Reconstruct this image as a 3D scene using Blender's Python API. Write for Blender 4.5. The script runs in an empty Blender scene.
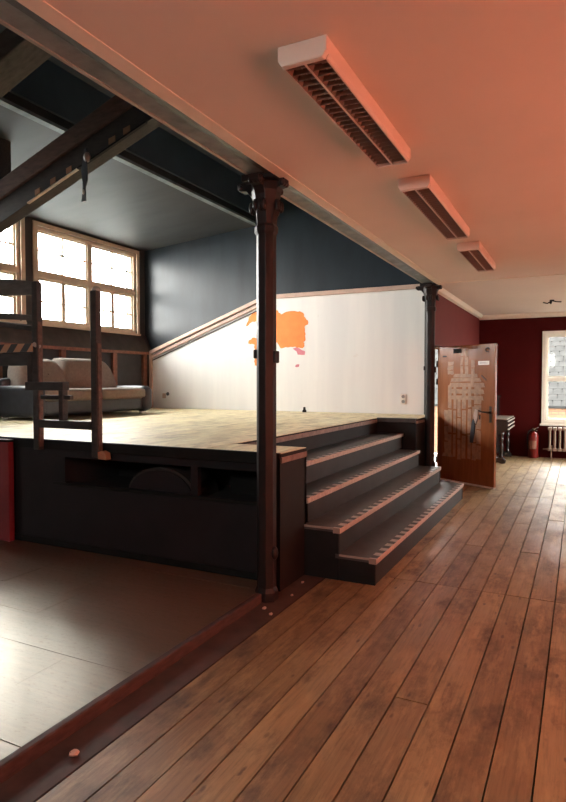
import bpy, bmesh, math, random
from mathutils import Vector, Matrix
random.seed(7)
SC = bpy.context.scene
COL = SC.collection
PI = math.pi

# ------------------------------------------------------------------ materials
class NT:
    def __init__(s, name):
        s.m = bpy.data.materials.new(name); s.m.use_nodes = True
        s.t = s.m.node_tree; s.n = s.t.nodes; s.l = s.t.links
        s.b = s.n.get('Principled BSDF')
    def node(s, typ, **kw):
        nd = s.n.new(typ)
        for k, v in kw.items(): setattr(nd, k, v)
        return nd
    def link(s, a, b): s.l.new(a, b)
    def pos(s): return s.node('ShaderNodeNewGeometry').outputs['Position']
    def scale(s, vec, sc):
        mp = s.node('ShaderNodeMapping'); mp.inputs['Scale'].default_value = sc
        s.link(vec, mp.inputs['Vector']); return mp.outputs['Vector']
    def noise(s, vec, scale=5, detail=4, rough=.55):
        nd = s.node('ShaderNodeTexNoise'); nd.inputs['Scale'].default_value = scale
        nd.inputs['Detail'].default_value = detail; nd.inputs['Roughness'].default_value = rough
        s.link(vec, nd.inputs['Vector']); return nd.outputs['Fac']
    def ramp(s, fac, stops):
        nd = s.node('ShaderNodeValToRGB'); e = nd.color_ramp.elements
        while len(e) < len(stops): e.new(.5)
        for q, (p, c) in zip(e, stops):
            q.position = p; q.color = (c[0], c[1], c[2], 1) if hasattr(c, '__len__') else (c, c, c, 1)
        s.link(fac, nd.inputs['Fac']); return nd.outputs['Color']
    def mix(s, fac, a, b, mode='MIX'):
        nd = s.node('ShaderNodeMix', data_type='RGBA', blend_type=mode)
        for i, v in ((0, fac), (6, a), (7, b)):
            if hasattr(v, 'is_linked'): s.link(v, nd.inputs[i])
            elif hasattr(v, '__len__'): nd.inputs[i].default_value = (*v[:3], 1)
            else: nd.inputs[i].default_value = v
        return nd.outputs[2]
    def math(s, op, a, b=0.0):
        nd = s.node('ShaderNodeMath', operation=op)
        for i, v in ((0, a), (1, b)):
            if hasattr(v, 'is_linked'): s.link(v, nd.inputs[i])
            else: nd.inputs[i].default_value = v
        return nd.outputs[0]
    def bump(s, h, strength=.2, dist=.01):
        nd = s.node('ShaderNodeBump'); nd.inputs['Strength'].default_value = strength
        nd.inputs['Distance'].default_value = dist
        s.link(h, nd.inputs['Height']); s.link(nd.outputs['Normal'], s.b.inputs['Normal'])
    def col(s, c): s.link(c, s.b.inputs['Base Color'])

def pbr(name, c, rough=.6, metal=0.0, var=.25, sc=6.0, bump=.0, stretch=(1, 1, 1), spec=.5):
    k = NT(name); b = k.b
    b.inputs['Roughness'].default_value = rough; b.inputs['Metallic'].default_value = metal
    b.inputs['Specular IOR Level'].default_value = spec
    f = k.noise(k.scale(k.pos(), stretch), sc, 5)
    lo = tuple(x*(1-var) for x in c); hi = tuple(min(1, x*(1+var)) for x in c)
    k.col(k.ramp(f, [(.3, lo), (.7, hi)]))
    if bump: k.bump(f, bump)
    return k.m

def floor_boards(name, c1, c2, gloss, dark, stretch=(24, 1.1, 1), ior=1.5):
    k = NT(name); P = k.pos()
    at = k.node('ShaderNodeAttribute'); at.attribute_name = 'tone'
    tone = at.outputs['Fac']
    base = k.mix(tone, c1, c2)
    off = k.node('ShaderNodeVectorMath', operation='ADD'); k.link(P, off.inputs[0])
    cb = k.node('ShaderNodeCombineXYZ'); k.link(k.math('MULTIPLY', tone, 37.0), cb.inputs[1]); k.link(cb.outputs[0], off.inputs[1])
    V = off.outputs[0]
    g = k.noise(k.scale(V, stretch), 3.0, 6, .65)
    base = k.mix(k.ramp(g, [(.35, 0), (.75, 1)]), base, dark, 'MIX') if False else k.mix(.65, base, k.ramp(g, [(.28, .30), (.48, .90), (.75, 1.3)]), 'MULTIPLY')
    vo = k.node('ShaderNodeTexVoronoi'); vo.inputs['Scale'].default_value = 1.0
    k.link(k.scale(V, (13, 4.2, 1)), vo.inputs['Vector'])
    kn = k.math('ADD', vo.outputs['Distance'], k.math('MULTIPLY', k.noise(V, 22, 3), .22))
    base = k.mix(k.ramp(kn, [(.17, .85), (.25, 0)]), base, dark)
    st = k.noise(k.scale(V, (1.6, .8, 1)), 2.6, 7, .7)
    base = k.mix(k.ramp(st, [(.48, 0), (.66, .85)]), base, dark)
    wr = k.noise(k.scale(V, (3, .7, 1)), 4.0, 6, .7)
    base = k.mix(k.ramp(wr, [(.50, 0), (.72, .55)]), base, tuple(min(1, x*1.5) for x in c2))
    k.col(base)
    k.link(k.ramp(st, [(.3, gloss), (.7, min(1, gloss+.25))]), k.b.inputs['Roughness'])
    k.bump(g, .25, .006); k.b.inputs['IOR'].default_value = ior
    return k.m

M = {}
M['boards'] = floor_boards('worn_floor_boards', (.20, .122, .057), (.34, .238, .112), .33, (.06, .032, .02), ior=1.6)
M['deck'] = floor_boards('stage_deck_boards', (.68, .57, .33), (.76, .65, .40), .38, (.34, .27, .17), (9, .8, 1))
M['gap'] = pbr('dark_joint', (.02, .012, .008), .9)
def laminate():
    k = NT('glossy_laminate'); P = k.pos()
    at = k.node('ShaderNodeAttribute'); at.attribute_name = 'tone'
    g = k.noise(k.scale(P, (1.2, 14, 1)), 2.5, 6, .6)
    c = k.mix(at.outputs['Fac'], (.12, .066, .042), (.15, .082, .05))
    c = k.mix(.6, c, k.ramp(g, [(.3, .55), (.7, 1.2)]), 'MULTIPLY')
    sc = k.noise(k.scale(P, (2, 2, 1)), 7, 8, .75)
    k.col(k.mix(k.ramp(sc, [(.60, 0), (.72, .06)]), c, (.25, .19, .13)))
    k.link(k.ramp(k.noise(k.scale(P, (1, 1.8, 1)), 34, 5, .7), [(.35, .30), (.58, .35), (.66, .52)]), k.b.inputs['Roughness']); k.b.inputs['IOR'].default_value = 2.3; k.b.inputs['Specular Tint'].default_value = (1, .95, .80, 1)
    k.b.inputs['Specular IOR Level'].default_value = .5
    k.bump(k.noise(k.scale(P, (1, 2.2, 1)), 28, 8, .75), .35, .002)
    return k.m
M['laminate'] = laminate()
M['ceiling'] = pbr('cream_ceiling_paint', (.74, .65, .56), .75, var=.03, sc=1.5, bump=.02)
M['cove'] = pbr('cream_cornice_paint', (.80, .70, .57), .55, var=.05)
M['red_wall_shade'] = pbr('red_wall_paint_shaded', (.050, .0014, .0012), .7, var=.10, sc=3, spec=.12)  # wall red darkened to carry the shade of the back wall
M['red_wall_lit'] = pbr('red_wall_paint_lit', (.115, .016, .014), .65, var=.08, sc=3, spec=.2)  # same wall red, lighter to carry the light on the side wall
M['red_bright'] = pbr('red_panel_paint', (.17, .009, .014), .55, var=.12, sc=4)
M['slate'] = pbr('slate_wall_paint', (.020, .027, .034), .36, var=.22, sc=1.6, bump=.10, stretch=(2.0, 2, .6), spec=.28)
M['slope'] = pbr('grey_roof_boarding', (.036, .036, .036), .6, var=.22, sc=2.0, bump=.04, stretch=(.6, 2, 1))
M['night'] = pbr('blue_black_roof_paint', (.050, .070, .090), .6, var=.25, sc=2)
M['black'] = pbr('matt_black_paint', (.010, .0095, .009), .6, var=.3, sc=5, bump=.03, spec=.2)
M['umber'] = pbr('dark_umber_stage_front', (.017, .0145, .016), .6, var=.2, sc=3, spec=.2)
M['void'] = pbr('dark_plywood', (.012, .010, .010), .8)
M['white_wall'] = None
def whitewall():
    k = NT('white_lining_paint'); P = k.pos()
    f = k.noise(k.scale(P, (3.0, 1, .25)), 1.2, 4)
    g = k.noise(P, 9, 5)
    c = k.ramp(f, [(.35, (.71, .725, .72)), (.65, (.79, .80, .78))])
    c = k.mix(k.ramp(g, [(.66, 0), (.74, .25)]), c, (.60, .55, .50))
    k.col(c); k.b.inputs['Roughness'].default_value = .6
    return k.m
M['white_wall'] = whitewall()
M['mould'] = pbr('pinkish_moulding', (.50, .36, .29), .5, var=.12, sc=8)
M['orange'] = pbr('orange_test_paint', (.86, .25, .045), .65, var=.10, sc=7)
M['pink'] = pbr('pink_paint', (.66, .22, .27), .65, var=.1)
M['beam'] = pbr('grey_flaking_beam_paint', (.20, .235, .24), .6, var=.35, sc=7, bump=.3)
M['iron'] = pbr('brown_black_iron_paint', (.014, .0085, .008), .45, var=.3, sc=9, bump=.05, spec=.3)
M['iron2'] = pbr('grey_iron_paint', (.05, .05, .047), .35, var=.3, sc=9, bump=.05)
M['timber'] = pbr('smoky_brown_timber', (.10, .050, .034), .62, var=.45, sc=4, bump=.3, stretch=(2, 8, 8))
M['timber_dark'] = pbr('black_brown_timber', (.030, .022, .019), .6, var=.4, sc=5, bump=.2, stretch=(2, 8, 8))
M['timber_grey'] = pbr('dusty_grey_timber', (.10, .09, .078), .7, var=.3, sc=4, bump=.2, stretch=(2, 8, 8))
M['tan'] = pbr('bare_tan_wood', (.34, .165, .085), .7, var=.15)
M['pale'] = pbr('pale_edge', (.62, .56, .46), .5, var=.2, sc=20)
M['redwood'] = pbr('reddish_stud_timber', (.24, .105, .068), .6, var=.3, sc=6, stretch=(3, 3, 3))
M['knee'] = pbr('charcoal_board', (.028, .027, .03), .6, var=.3)
M['ledge'] = pbr('dusky_brown_ledge', (.060, .048, .040), .6, var=.3)
M['winframe'] = pbr('old_cream_window_paint', (.60, .50, .38), .5, var=.12)
M['winwhite'] = pbr('white_window_paint', (.74, .71, .62), .4, var=.06)
M['lamp'] = pbr('cream_lamp_housing', (.66, .58, .50), .42, var=.03)
M['louvre'] = pbr('bronze_tinted_louvre', (.26, .17, .13), .32, .25, var=.08)
M['reflector'] = pbr('lamp_reflector', (.55, .42, .35), .3, .3, var=.05)
M['tread'] = pbr('black_lino_tread', (.045, .038, .034), .40, var=.4, sc=9, bump=.06)
M['riser'] = pbr('black_riser', (.018, .0175, .016), .5, var=.3, sc=6, spec=.3)
M['door'] = None
def doorwood():
    k = NT('varnished_door_veneer'); P = k.pos()
    g = k.noise(k.scale(P, (9, 9, .8)), 3, 6, .6)
    c = k.ramp(g, [(.3, (.21, .066, .022)), (.7, (.29, .100, .035))])
    k.col(c); k.b.inputs['Roughness'].default_value = .22
    return k.m
M['door'] = doorwood()
M['residue'] = pbr('pale_tape_residue', (.30, .155, .082), .5, var=.3, sc=16)
M['paper'] = pbr('white_paper', (.82, .80, .76), .6, var=.03)
M['striptan'] = pbr('worn_tan_edge_strip', (.20, .15, .12), .55, var=.3, sc=18)
M['ink'] = pbr('grey_ink', (.25, .24, .24), .6)
M['brass'] = pbr('dark_bronze', (.05, .035, .022), .35, .7, var=.2)
M['plaque'] = pbr('dull_black_plaque', (.02, .018, .016), .8, spec=.1)
M['ebony'] = pbr('black_piano_lacquer', (.022, .019, .018), .25, var=.2)
M['edge'] = pbr('worn_grey_edge', (.30, .27, .23), .45, var=.2)
M['ext_red'] = pbr('extinguisher_red', (.15, .008, .006), .3, var=.12)
M['rad'] = pbr('cream_radiator_enamel', (.28, .20, .15), .4, var=.12)
M['sofa_grey'] = pbr('taupe_sofa_fabric', (.225, .190, .160), .85, var=.12, sc=30, bump=.08)
M['sofa_dark'] = pbr('blue_black_sofa_leather', (.030, .034, .042), .42, var=.2, sc=12, bump=.05)
M['chrome'] = pbr('dull_chrome', (.6, .6, .6), .25, 1.0, var=.05)
M['plaster'] = pbr('plaster_crumb', (.52, .36, .28), .8, var=.2)
M['socket'] = pbr('ivory_socket', (.78, .74, .68), .35, var=.03)
M['sill'] = pbr('red_brown_threshold', (.060, .030, .025), .7, var=.4, sc=12, bump=.25, stretch=(4, 1, 4))
M['grime'] = pbr('grimy_dark_board', (.060, .030, .022), .7, var=.4, sc=6)
M['corridor'] = pbr('white_corridor_paint', (.82, .82, .78), .7, var=.03)
M['brick'] = None
def brick():
    k = NT('orange_house_brick'); P = k.pos()
    bt = k.node('ShaderNodeTexBrick'); bt.inputs['Scale'].default_value = 3.0
    k.link(k.scale(P, (1, 1, 1)), bt.inputs['Vector'])
    r = k.node('ShaderNodeSeparateXYZ'); k.link(P, r.inputs[0])
    cb = k.node('ShaderNodeCombineXYZ'); k.link(r.outputs[0], cb.inputs[0]); k.link(r.outputs[2], cb.inputs[1])
    k.link(cb.outputs[0], bt.inputs['Vector'])
    for i, c in (('Color1', (.10, .042, .014)), ('Color2', (.085, .034, .012)), ('Mortar', (.012, .010, .008))): bt.inputs[i].default_value = (*c, 1)
    k.col(bt.outputs['Color']); k.b.inputs['Roughness'].default_value = .8
    return k.m
M['brick'] = brick()
M['rooftile'] = pbr('grey_roof_tile', (.0115, .0115, .0112), .8, var=.35, spec=.1, sc=5)
def added_curtain():  # unseen red cloth, added to tint the hall light pink
    k = NT('added_red_curtain_cloth')
    tr = k.node('ShaderNodeBsdfTranslucent'); tr.inputs['Color'].default_value = (.62, .175, .115, 1)
    df = k.node('ShaderNodeBsdfDiffuse'); df.inputs['Color'].default_value = (.4, .06, .04, 1)
    w = k.noise(k.scale(k.pos(), (1, 40, 1)), 2, 2)
    mx = k.node('ShaderNodeMixShader'); mx.inputs[0].default_value = .35
    k.link(tr.outputs[0], mx.inputs[1]); k.link(df.outputs[0], mx.inputs[2])
    k.link(mx.outputs[0], k.n['Material Output'].inputs['Surface'])
    return k.m
M['added_curtain'] = added_curtain()
def glass():
    k = NT('window_glass')
    t = k.node('ShaderNodeBsdfTransparent'); g = k.node('ShaderNodeBsdfGlossy'); g.inputs['Roughness'].default_value = .03
    lw = k.node('ShaderNodeLayerWeight'); lw.inputs['Blend'].default_value = .12
    mx = k.node('ShaderNodeMixShader'); k.link(k.ramp(lw.outputs['Fresnel'], [(0, .006), (1, .4)]), mx.inputs[0])
    k.link(t.outputs[0], mx.inputs[1]); k.link(g.outputs[0], mx.inputs[2])
    k.link(mx.outputs[0], k.n['Material Output'].inputs['Surface'])
    return k.m
M['glass'] = glass()
def nosing():      # tan face, castellated tan / black pads on the top edge
    k = NT('striped_step_nosing'); P = k.pos()
    sx = k.node('ShaderNodeSeparateXYZ'); k.link(P, sx.inputs[0])
    nz = k.node('ShaderNodeSeparateXYZ'); k.link(k.node('ShaderNodeNewGeometry').outputs['Normal'], nz.inputs[0])
    fr = k.math('FRACT', k.math('DIVIDE', sx.outputs[1], .14))
    pad = k.math('GREATER_THAN', fr, .5)
    fine = k.math('GREATER_THAN', k.math('FRACT', k.math('DIVIDE', sx.outputs[1], .028)), .30)
    wear = k.noise(P, 30, 4)
    tan = k.ramp(wear, [(.3, (.36, .31, .26)), (.7, (.56, .50, .43))])
    top = k.mix(pad, (.025, .02, .018), tan)
    face = k.mix(fine, (.27, .21, .17), tan)
    k.col(k.mix(k.math('GREATER_THAN', nz.outputs[2], .5), face, top))
    k.b.inputs['Roughness'].default_value = .45
    return k.m
M['nosing'] = nosing()
def hazard():
    k = NT('black_tan_hazard_stripe'); P = k.pos()
    sx = k.node('ShaderNodeSeparateXYZ'); k.link(P, sx.inputs[0])
    d = k.math('ADD', sx.outputs[0], k.math('MULTIPLY', sx.outputs[2], -.9))
    s = k.math('GREATER_THAN', k.math('FRACT', k.math('DIVIDE', d, .165)), .5)
    k.col(k.mix(s, (.02, .018, .018), (.42, .21, .11)))
    return k.m
M['hazard'] = hazard()

# ------------------------------------------------------------------ mesh builder
class MB:
    def __init__(s): s.v = []; s.f = []; s.tone = []
    def add(s, vs, fs, tone=0.0):
        o = len(s.v); s.v += [tuple(v) for v in vs]
        for f in fs: s.f.append([i+o for i in f]); s.tone.append(tone)
        return s
    def box(s, x0, x1, y0, y1, z0, z1, tone=0.0):
        vs = [(x, y, z) for x in (x0, x1) for y in (y0, y1) for z in (z0, z1)]
        return s.add(vs, [(0,1,3,2),(4,6,7,5),(0,4,5,1),(2,3,7,6),(0,2,6,4),(1,5,7,3)], tone)
    def bar(s, p, q, w, h, up=(0, 0, 1)):
        p, q = Vector(p), Vector(q); d = (q-p).normalized()
        r = d.cross(Vector(up)).normalized(); u = r.cross(d)
        vs = [a + r*(i*w/2) + u*(j*h/2) for a in (p, q) for i in (-1, 1) for j in (-1, 1)]
        return s.add(vs, [(0,1,3,2),(4,6,7,5),(0,4,5,1),(2,3,7,6),(0,2,6,4),(1,5,7,3)])
    def prism(s, pts, axis, a, b):
        def P(u, v, w): return {'x': (w, u, v), 'y': (u, w, v), 'z': (u, v, w)}[axis]
        n = len(pts); vs = [P(u, v, a) for u, v in pts] + [P(u, v, b) for u, v in pts]
        return s.add(vs, [tuple(range(n)), tuple(range(2*n-1, n-1, -1))] + [(i, (i+1) % n, (i+1) % n+n, i+n) for i in range(n)])
    def tube(s, path, r, n=10):
        pts = [Vector(p) for p in path]; rs = r if hasattr(r, '__len__') else [r]*len(pts)
        rings = []; prev = None
        for i, p in enumerate(pts):
            d = (pts[min(i+1, len(pts)-1)]-pts[max(i-1, 0)]).normalized()
            a = prev if prev is not None else (Vector((0, 0, 1)) if abs(d.z) < .9 else Vector((1, 0, 0)))
            a = (a - d*a.dot(d)).normalized(); prev = a; b = d.cross(a)
            rings.append([p + (a*math.cos(2*PI*k/n) + b*math.sin(2*PI*k/n))*rs[i] for k in range(n)])
        vs = [v for g in rings for v in g]; fs = []
        for i in range(len(pts)-1):
            for k in range(n): fs.append((i*n+k, i*n+(k+1) % n, (i+1)*n+(k+1) % n, (i+1)*n+k))
        fs += [tuple(range(n-1, -1, -1)), tuple(range((len(pts)-1)*n, len(pts)*n))]
        return s.add(vs, fs)
    def lathe(s, prof, c, n=20, rot=0.0, axis='z'):
        vs = []; fs = []
        for r, z in prof:
            for k in range(n):
                a = 2*PI*k/n + rot; u, v = r*math.cos(a), r*math.sin(a)
                vs.append((c[0]+u, c[1]+v, c[2]+z) if axis == 'z' else (c[0]+u, c[1]+z, c[2]+v))
        for i in range(len(prof)-1):
            for k in range(n): fs.append((i*n+k, i*n+(k+1) % n, (i+1)*n+(k+1) % n, (i+1)*n+k))
        fs += [tuple(range(n-1, -1, -1)), tuple(range((len(prof)-1)*n, len(prof)*n))]
        return s.add(vs, fs)
    def sphere(s, c, r, n=10, m=6):
        sc = r if hasattr(r, '__len__') else (r, r, r)
        vs = [(c[0], c[1], c[2]-sc[2])]; fs = []
        for i in range(1, m):
            t = PI*i/m
            for k in range(n):
                a = 2*PI*k/n; vs.append((c[0]+sc[0]*math.sin(t)*math.cos(a), c[1]+sc[1]*math.sin(t)*math.sin(a), c[2]-sc[2]*math.cos(t)))
        vs.append((c[0], c[1], c[2]+sc[2])); e = len(vs)-1
        for k in range(n):
            fs.append((0, 1+(k+1) % n, 1+k)); fs.append((e, 1+(m-2)*n+k, 1+(m-2)*n+(k+1) % n))
        for i in range(m-2):
            for k in range(n): fs.append((1+i*n+k, 1+i*n+(k+1) % n, 1+(i+1)*n+(k+1) % n, 1+(i+1)*n+k))
        return s.add(vs, fs)
    def build(s, name, mat, parent=None, bevel=0.0, seg=2, smooth=False, mats=None, origin=None):
        if parent is not None: o0 = ORIG[parent.name]
        elif origin is not None: o0 = Vector(origin)
        else: o0 = Vector((0, 0, 0))
        me = bpy.data.meshes.new(name)
        me.from_pydata([tuple(Vector(v)-o0) for v in s.v], [], s.f)
        if any(s.tone):
            at = me.attributes.new('tone', 'FLOAT', 'FACE')
            for i, t in enumerate(s.tone): at.data[i].value = t
        bm = bmesh.new(); bm.from_mesh(me); bmesh.ops.recalc_face_normals(bm, faces=bm.faces); bm.to_mesh(me); bm.free()
        me.materials.append(mat)
        if smooth:
            for p in me.polygons: p.use_smooth = True
        o = bpy.data.objects.new(name, me); COL.objects.link(o)
        if parent is not None: o.parent = parent
        else: o.location = o0
        ORIG[o.name] = o0
        if bevel:
            md = o.modifiers.new('bevel', 'BEVEL'); md.width = bevel; md.segments = seg; md.limit_method = 'ANGLE'; md.angle_limit = math.radians(40)
        return o
ORIG = {}
def tag(o, label=None, cat=None, group=None, kind=None):
    for k, v in (('label', label), ('category', cat), ('group', group), ('kind', kind)):
        if v: o[k] = v
    return o
def thing(name, loc, label, cat, group=None):
    o = bpy.data.objects.new(name, None); COL.objects.link(o); o.location = loc
    o.empty_display_size = .2; ORIG[o.name] = Vector(loc)
    return tag(o, label, cat, group)
def struct(name, mb, mat, parent=None, label=None, cat=None, **kw):
    o = mb.build(name, mat, parent, **kw)
    if parent is None: tag(o, label, cat, None, 'structure')
    return o
def copy_tree(o, parent=None, off=(0, 0, 0)):
    c = o.copy(); COL.objects.link(c); c.parent = parent
    if parent is None: c.location = Vector(o.location)+Vector(off)
    for ch in list(o.children): copy_tree(ch, c)
    return c

# dimensions (metres; camera stands over the origin, Y runs along the ceiling beam)
XR, YB, YN = 2.5, 12.4, -1.0          # right wall, back wall, wall behind the camera
XW = -7.4                              # window wall of the stage side
CE = 2.75                              # ceiling height
SH = .955                              # stage height
SF = 3.64                              # stage front
XB = -1.835                             # stage right side / partition
RS = .085                               # roof slope

# ------------------------------------------------------------------ floors
def plank_floor(name, x0, x1, w, joints, y0, y1, z, mat, along='y', gap=.004, th=.03):
    mb = MB(); n = 0
    x = x0
    while x < x1-1e-4:
        xe = min(x+w, x1); ys = [y0]
        for j in joints: ys.append(j)
        ext = []
        for a, b in zip(ys, ys[1:]+[y1]):
            if b-a > 1.6 and random.random() < .75: ext.append(a+(b-a)*random.uniform(.25, .75))
        ys = sorted(ys+ext)+[y1]
        for a, b in zip(ys, ys[1:]):
            t = random.uniform(.05, 1)
            dz = random.uniform(-.0015, .0015)
            if along == 'y': mb.box(x+gap/2, xe-gap/2, a+gap/2, b-gap/2, z-th, z+dz, t)
            else: mb.box(a+gap/2, b-gap/2, x+gap/2, xe-gap/2, z-th, z+dz, t)
        x = xe
    return mb
mb = MB(); mb.box(-1.85, XR+.1, YN-.1, YB+.1, -.15, -.029)
under = struct('floor', mb, M['gap'], None, 'dark gaps below the worn floorboards of the hall', 'floor')
fl = plank_floor('floor', -1.665, XR+.08, .1535, [4.27, 8.06], YN, YB, 0, M['boards'], gap=.007)
struct('floor_boards', fl, M['boards'], under)
mb = MB(); mb.box(-1.85, -1.672, YN, YB, -.03, -.001)
struct('edge_board', mb, M['grime'], under)
mb = MB(); mb.box(XW-.2, -1.845, YN-.1, YB+.1, -.12, -.03); mb.box(XW, -1.87, YN-.1, SF+.06, -.03, .022)
lower = struct('floor_laminate', mb, M['gap'], None, 'base below glossy brown laminate left of the threshold', 'floor')
lam = plank_floor('lam', YN, SF, .32, [-5.2, -3.6], XW, -1.886, .05, M['laminate'], along='x', gap=.0008)
struct('laminate', lam, M['laminate'], lower)
mb = MB(); mb.prism([(-1.885, .0), (-1.85, .0), (-1.85, .055), (-1.856, .060), (-1.885, .060)], 'y', YN, 3.40)
struct('trim_1', mb, M['sill'], None, 'red-brown raised threshold between laminate and floorboards', 'threshold')

# ------------------------------------------------------------------ room walls and ceiling
mb = MB(); mb.box(-1.66, XR+.2, YN-.2, YB+.2, CE, CE+.15); mb.box(-1.96, -1.66, 8.30, YB+.2, CE, CE+.15)
struct('ceiling', mb, M['ceiling'], None, 'cream plastered ceiling with pink glow', 'ceiling')
mb = MB(); mb.box(-1.74, -1.66, YN, 8.30, CE-.004, CE+.1)
struct('trim_2', mb, M['cove'], None, 'cream strip along the ceiling edge beside the beam', 'trim')
mb = MB(); mb.box(-1.66, XR, 8.03, 8.06, CE-.008, CE+.01)
struct('trim_3', mb, M['cove'], None, 'thin ceiling joint strip across the hall', 'trim')
mb = MB(); mb.prism([(YB, CE), (YB-.09, CE), (YB-.085, CE-.03), (YB-.03, CE-.075), (YB, CE-.085)], 'x', -1.95, XR)
struct('trim_4', mb, M['cove'], None, 'cream cornice above the dark red back wall', 'trim')
mb = MB(); mb.prism([(-1.815, CE), (-1.735, CE), (-1.77, CE-.05), (-1.815, CE-.065)], 'y', 8.36, YB)
struct('trim_5', mb, M['cove'], None, 'cream cornice along the red wall beyond the second column', 'trim')

def holed(axis, c0, c1, u0, u1, z0, z1, holes):
    """wall slab between c0..c1 on one axis, u along, with rectangular holes (u0,u1,z0,z1) sorted by u"""
    mb = MB()
    def bx(a, b, p, q):
        if b-a < 1e-4 or q-p < 1e-4: return
        if axis == 'x': mb.box(c0, c1, a, b, p, q)
        else: mb.box(a, b, c0, c1, p, q)
    u = u0
    for (a, b, p, q) in holes:
        bx(u, a, z0, z1); bx(a, b, z0, p); bx(a, b, q, z1); u = b
    bx(u, u1, z0, z1)
    return mb
BW = [(-.60, .55, .70, 2.34), (1.05, 2.2, .70, 2.34)]     # back wall windows; second one unseen, added to light the far floor
struct('wall_back', holed('y', YB, YB+.3, -1.95, XR+.2, -.1, CE+.1, BW), M['red_wall_shade'], None, 'shade-darkened red back wall with window', 'wall')
RW = [(.2, 1.9, .7, 2.3), (2.6, 4.3, .7, 2.3), (5.0, 6.5, .7, 2.3), (10.0, 11.4, .7, 2.34)]  # unseen windows, added for pink light; the last one brightens the far end
struct('wall_right', holed('x', XR, XR+.3, YN-.2, YB+.3, -.1, CE+.1, RW), M['red_wall_lit'], None, 'red wall on the right side', 'wall')
NW = [(-1.75, -.85, 2.0, 2.62)]  # unseen high window, added to light the near floorboards
struct('wall_near', holed('y', YN-.2, YN, -7.2, XR+.2, -.1, 6.3, NW), M['red_wall_shade'], None, 'red wall behind the viewer', 'wall')
# red wall beyond the second column, with the doorway
struct('wall_left', holed('x', -1.935, -1.815, 8.36, YB, -.05, CE+.1, [(8.36, 9.98, -.05, 1.96)]), M['red_wall_lit'], None, 'dark red wall beyond the second column', 'wall')
# bright corridor behind the doorway
mb = holed('y', 11.6, 11.75, -4.3, -2.07, -.05, 2.9, [(-3.3, -2.12, .05, 2.6)])
mb.box(-4.45, -4.3, 9.1, 11.75, -.05, 2.9); mb.box(-4.45, -2.07, 9.1, 11.75, 2.8, 2.9); mb.box(-4.45, -1.95, 9.1, 11.75, -.06, .0)
struct('wall_corridor', mb, M['corridor'], None, 'white corridor seen through the gap beside the door', 'wall')
# partition above the beam
mb = MB(); mb.box(-1.93, -1.72, YN, 9.3, 2.86, 6.2)
struct('wall_upper', mb, M['night'], None, 'dark partition above the ceiling beam', 'wall')

# ------------------------------------------------------------------ stage side shell
WIN = [(3.87, 6.20), (6.49, 8.76)]
ZS, ZT = 2.327, 3.807
struct('wall_window', holed('x', XW-.25, XW, YN-.2, 9.3, -.1, 3.94, [(a, b, ZS, ZT) for a, b in WIN]), M['slope'], None, 'grey window wall along the far side of the stage', 'wall')
def rz(x): return 3.90+RS*(x-XW)
XE = -4.95
mb = MB(); mb.prism([(XW-.3, rz(XW-.3)), (XE, rz(XE)), (XE, rz(XE)+.12), (XW-.3, rz(XW-.3)+.12)], 'y', YN-.2, 9.3)
struct('roof_slope', mb, M['slope'], None, 'grey boarded roof slope above the stage windows', 'ceiling')
mb = MB(); mb.prism([(XE-.05, rz(XE)-.02), (XE+.03, rz(XE)-.015), (XE+.03, rz(XE)+.02), (XE-.05, rz(XE)+.02)], 'y', YN-.2, 9.0)
struct('trim_6', mb, M['beam'], None, 'grey edge batten where roof slope turns dark', 'trim')
mb = MB(); z1 = rz(XE)+.12
mb.prism([(XE-.05, z1), (XE+.04, z1), (XE+.04, z1+.5), (-1.7, z1+1.75), (-1.7, z1+1.9), (XE-.05, z1+.65)], 'y', YN-.2, 9.3)
struct('roof_upper', mb, M['night'], None, 'blue-black upper roof above the stage', 'ceiling')
mb = MB(); mb.prism([(XW-.2, .0), (-2.07, .0), (-2.07, 2.8), (-1.78, 2.8), (-1.78, 6.2), (-4.93, 5.3), (-4.93, 4.2), (XW-.2, 3.95)], 'y', 9.0, 9.12)
struct('wall_end', mb, M['slate'], None, 'dark slate-painted end wall above the white lining', 'wall')
# knee wall below the windows with studs, rail and dark ledge
mb = MB(); mb.prism([(XW, 2.31), (XW+.02, 2.31), (XW+.17, 2.0), (XW+.17, 1.97), (XW, 1.97)], 'y', YN, 9.0)
mb.prism([(XW, 0.05), (XW+.10, 0.05), (XW+.10, 1.97), (XW, 1.97)], 'y', YN, 9.0)
kw = struct('wall_knee', mb, M['knee'], None, 'charcoal low wall below the stage windows', 'wall')
mb = MB(); mb.prism([(XW+.021, 2.318), (XW+.185, 2.0), (XW+.185, 1.985), (XW+.01, 2.30)], 'y', YN, 8.9)
struct('ledge_board', mb, M['ledge'], kw)
mb = MB(); mb.box(XW+.09, XW+.19, YN, 8.9, 1.945, 1.99)
struct('stud_rail', mb, M['redwood'], kw)
for y in (4.55, 5.70, 6.86, 8.02, 8.82):
    mb = MB(); mb.box(XW+.09, XW+.15, y-.05, y+.05, .95, 1.945)
    struct('stud', mb, M['redwood'], kw, bevel=.005)
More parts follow.
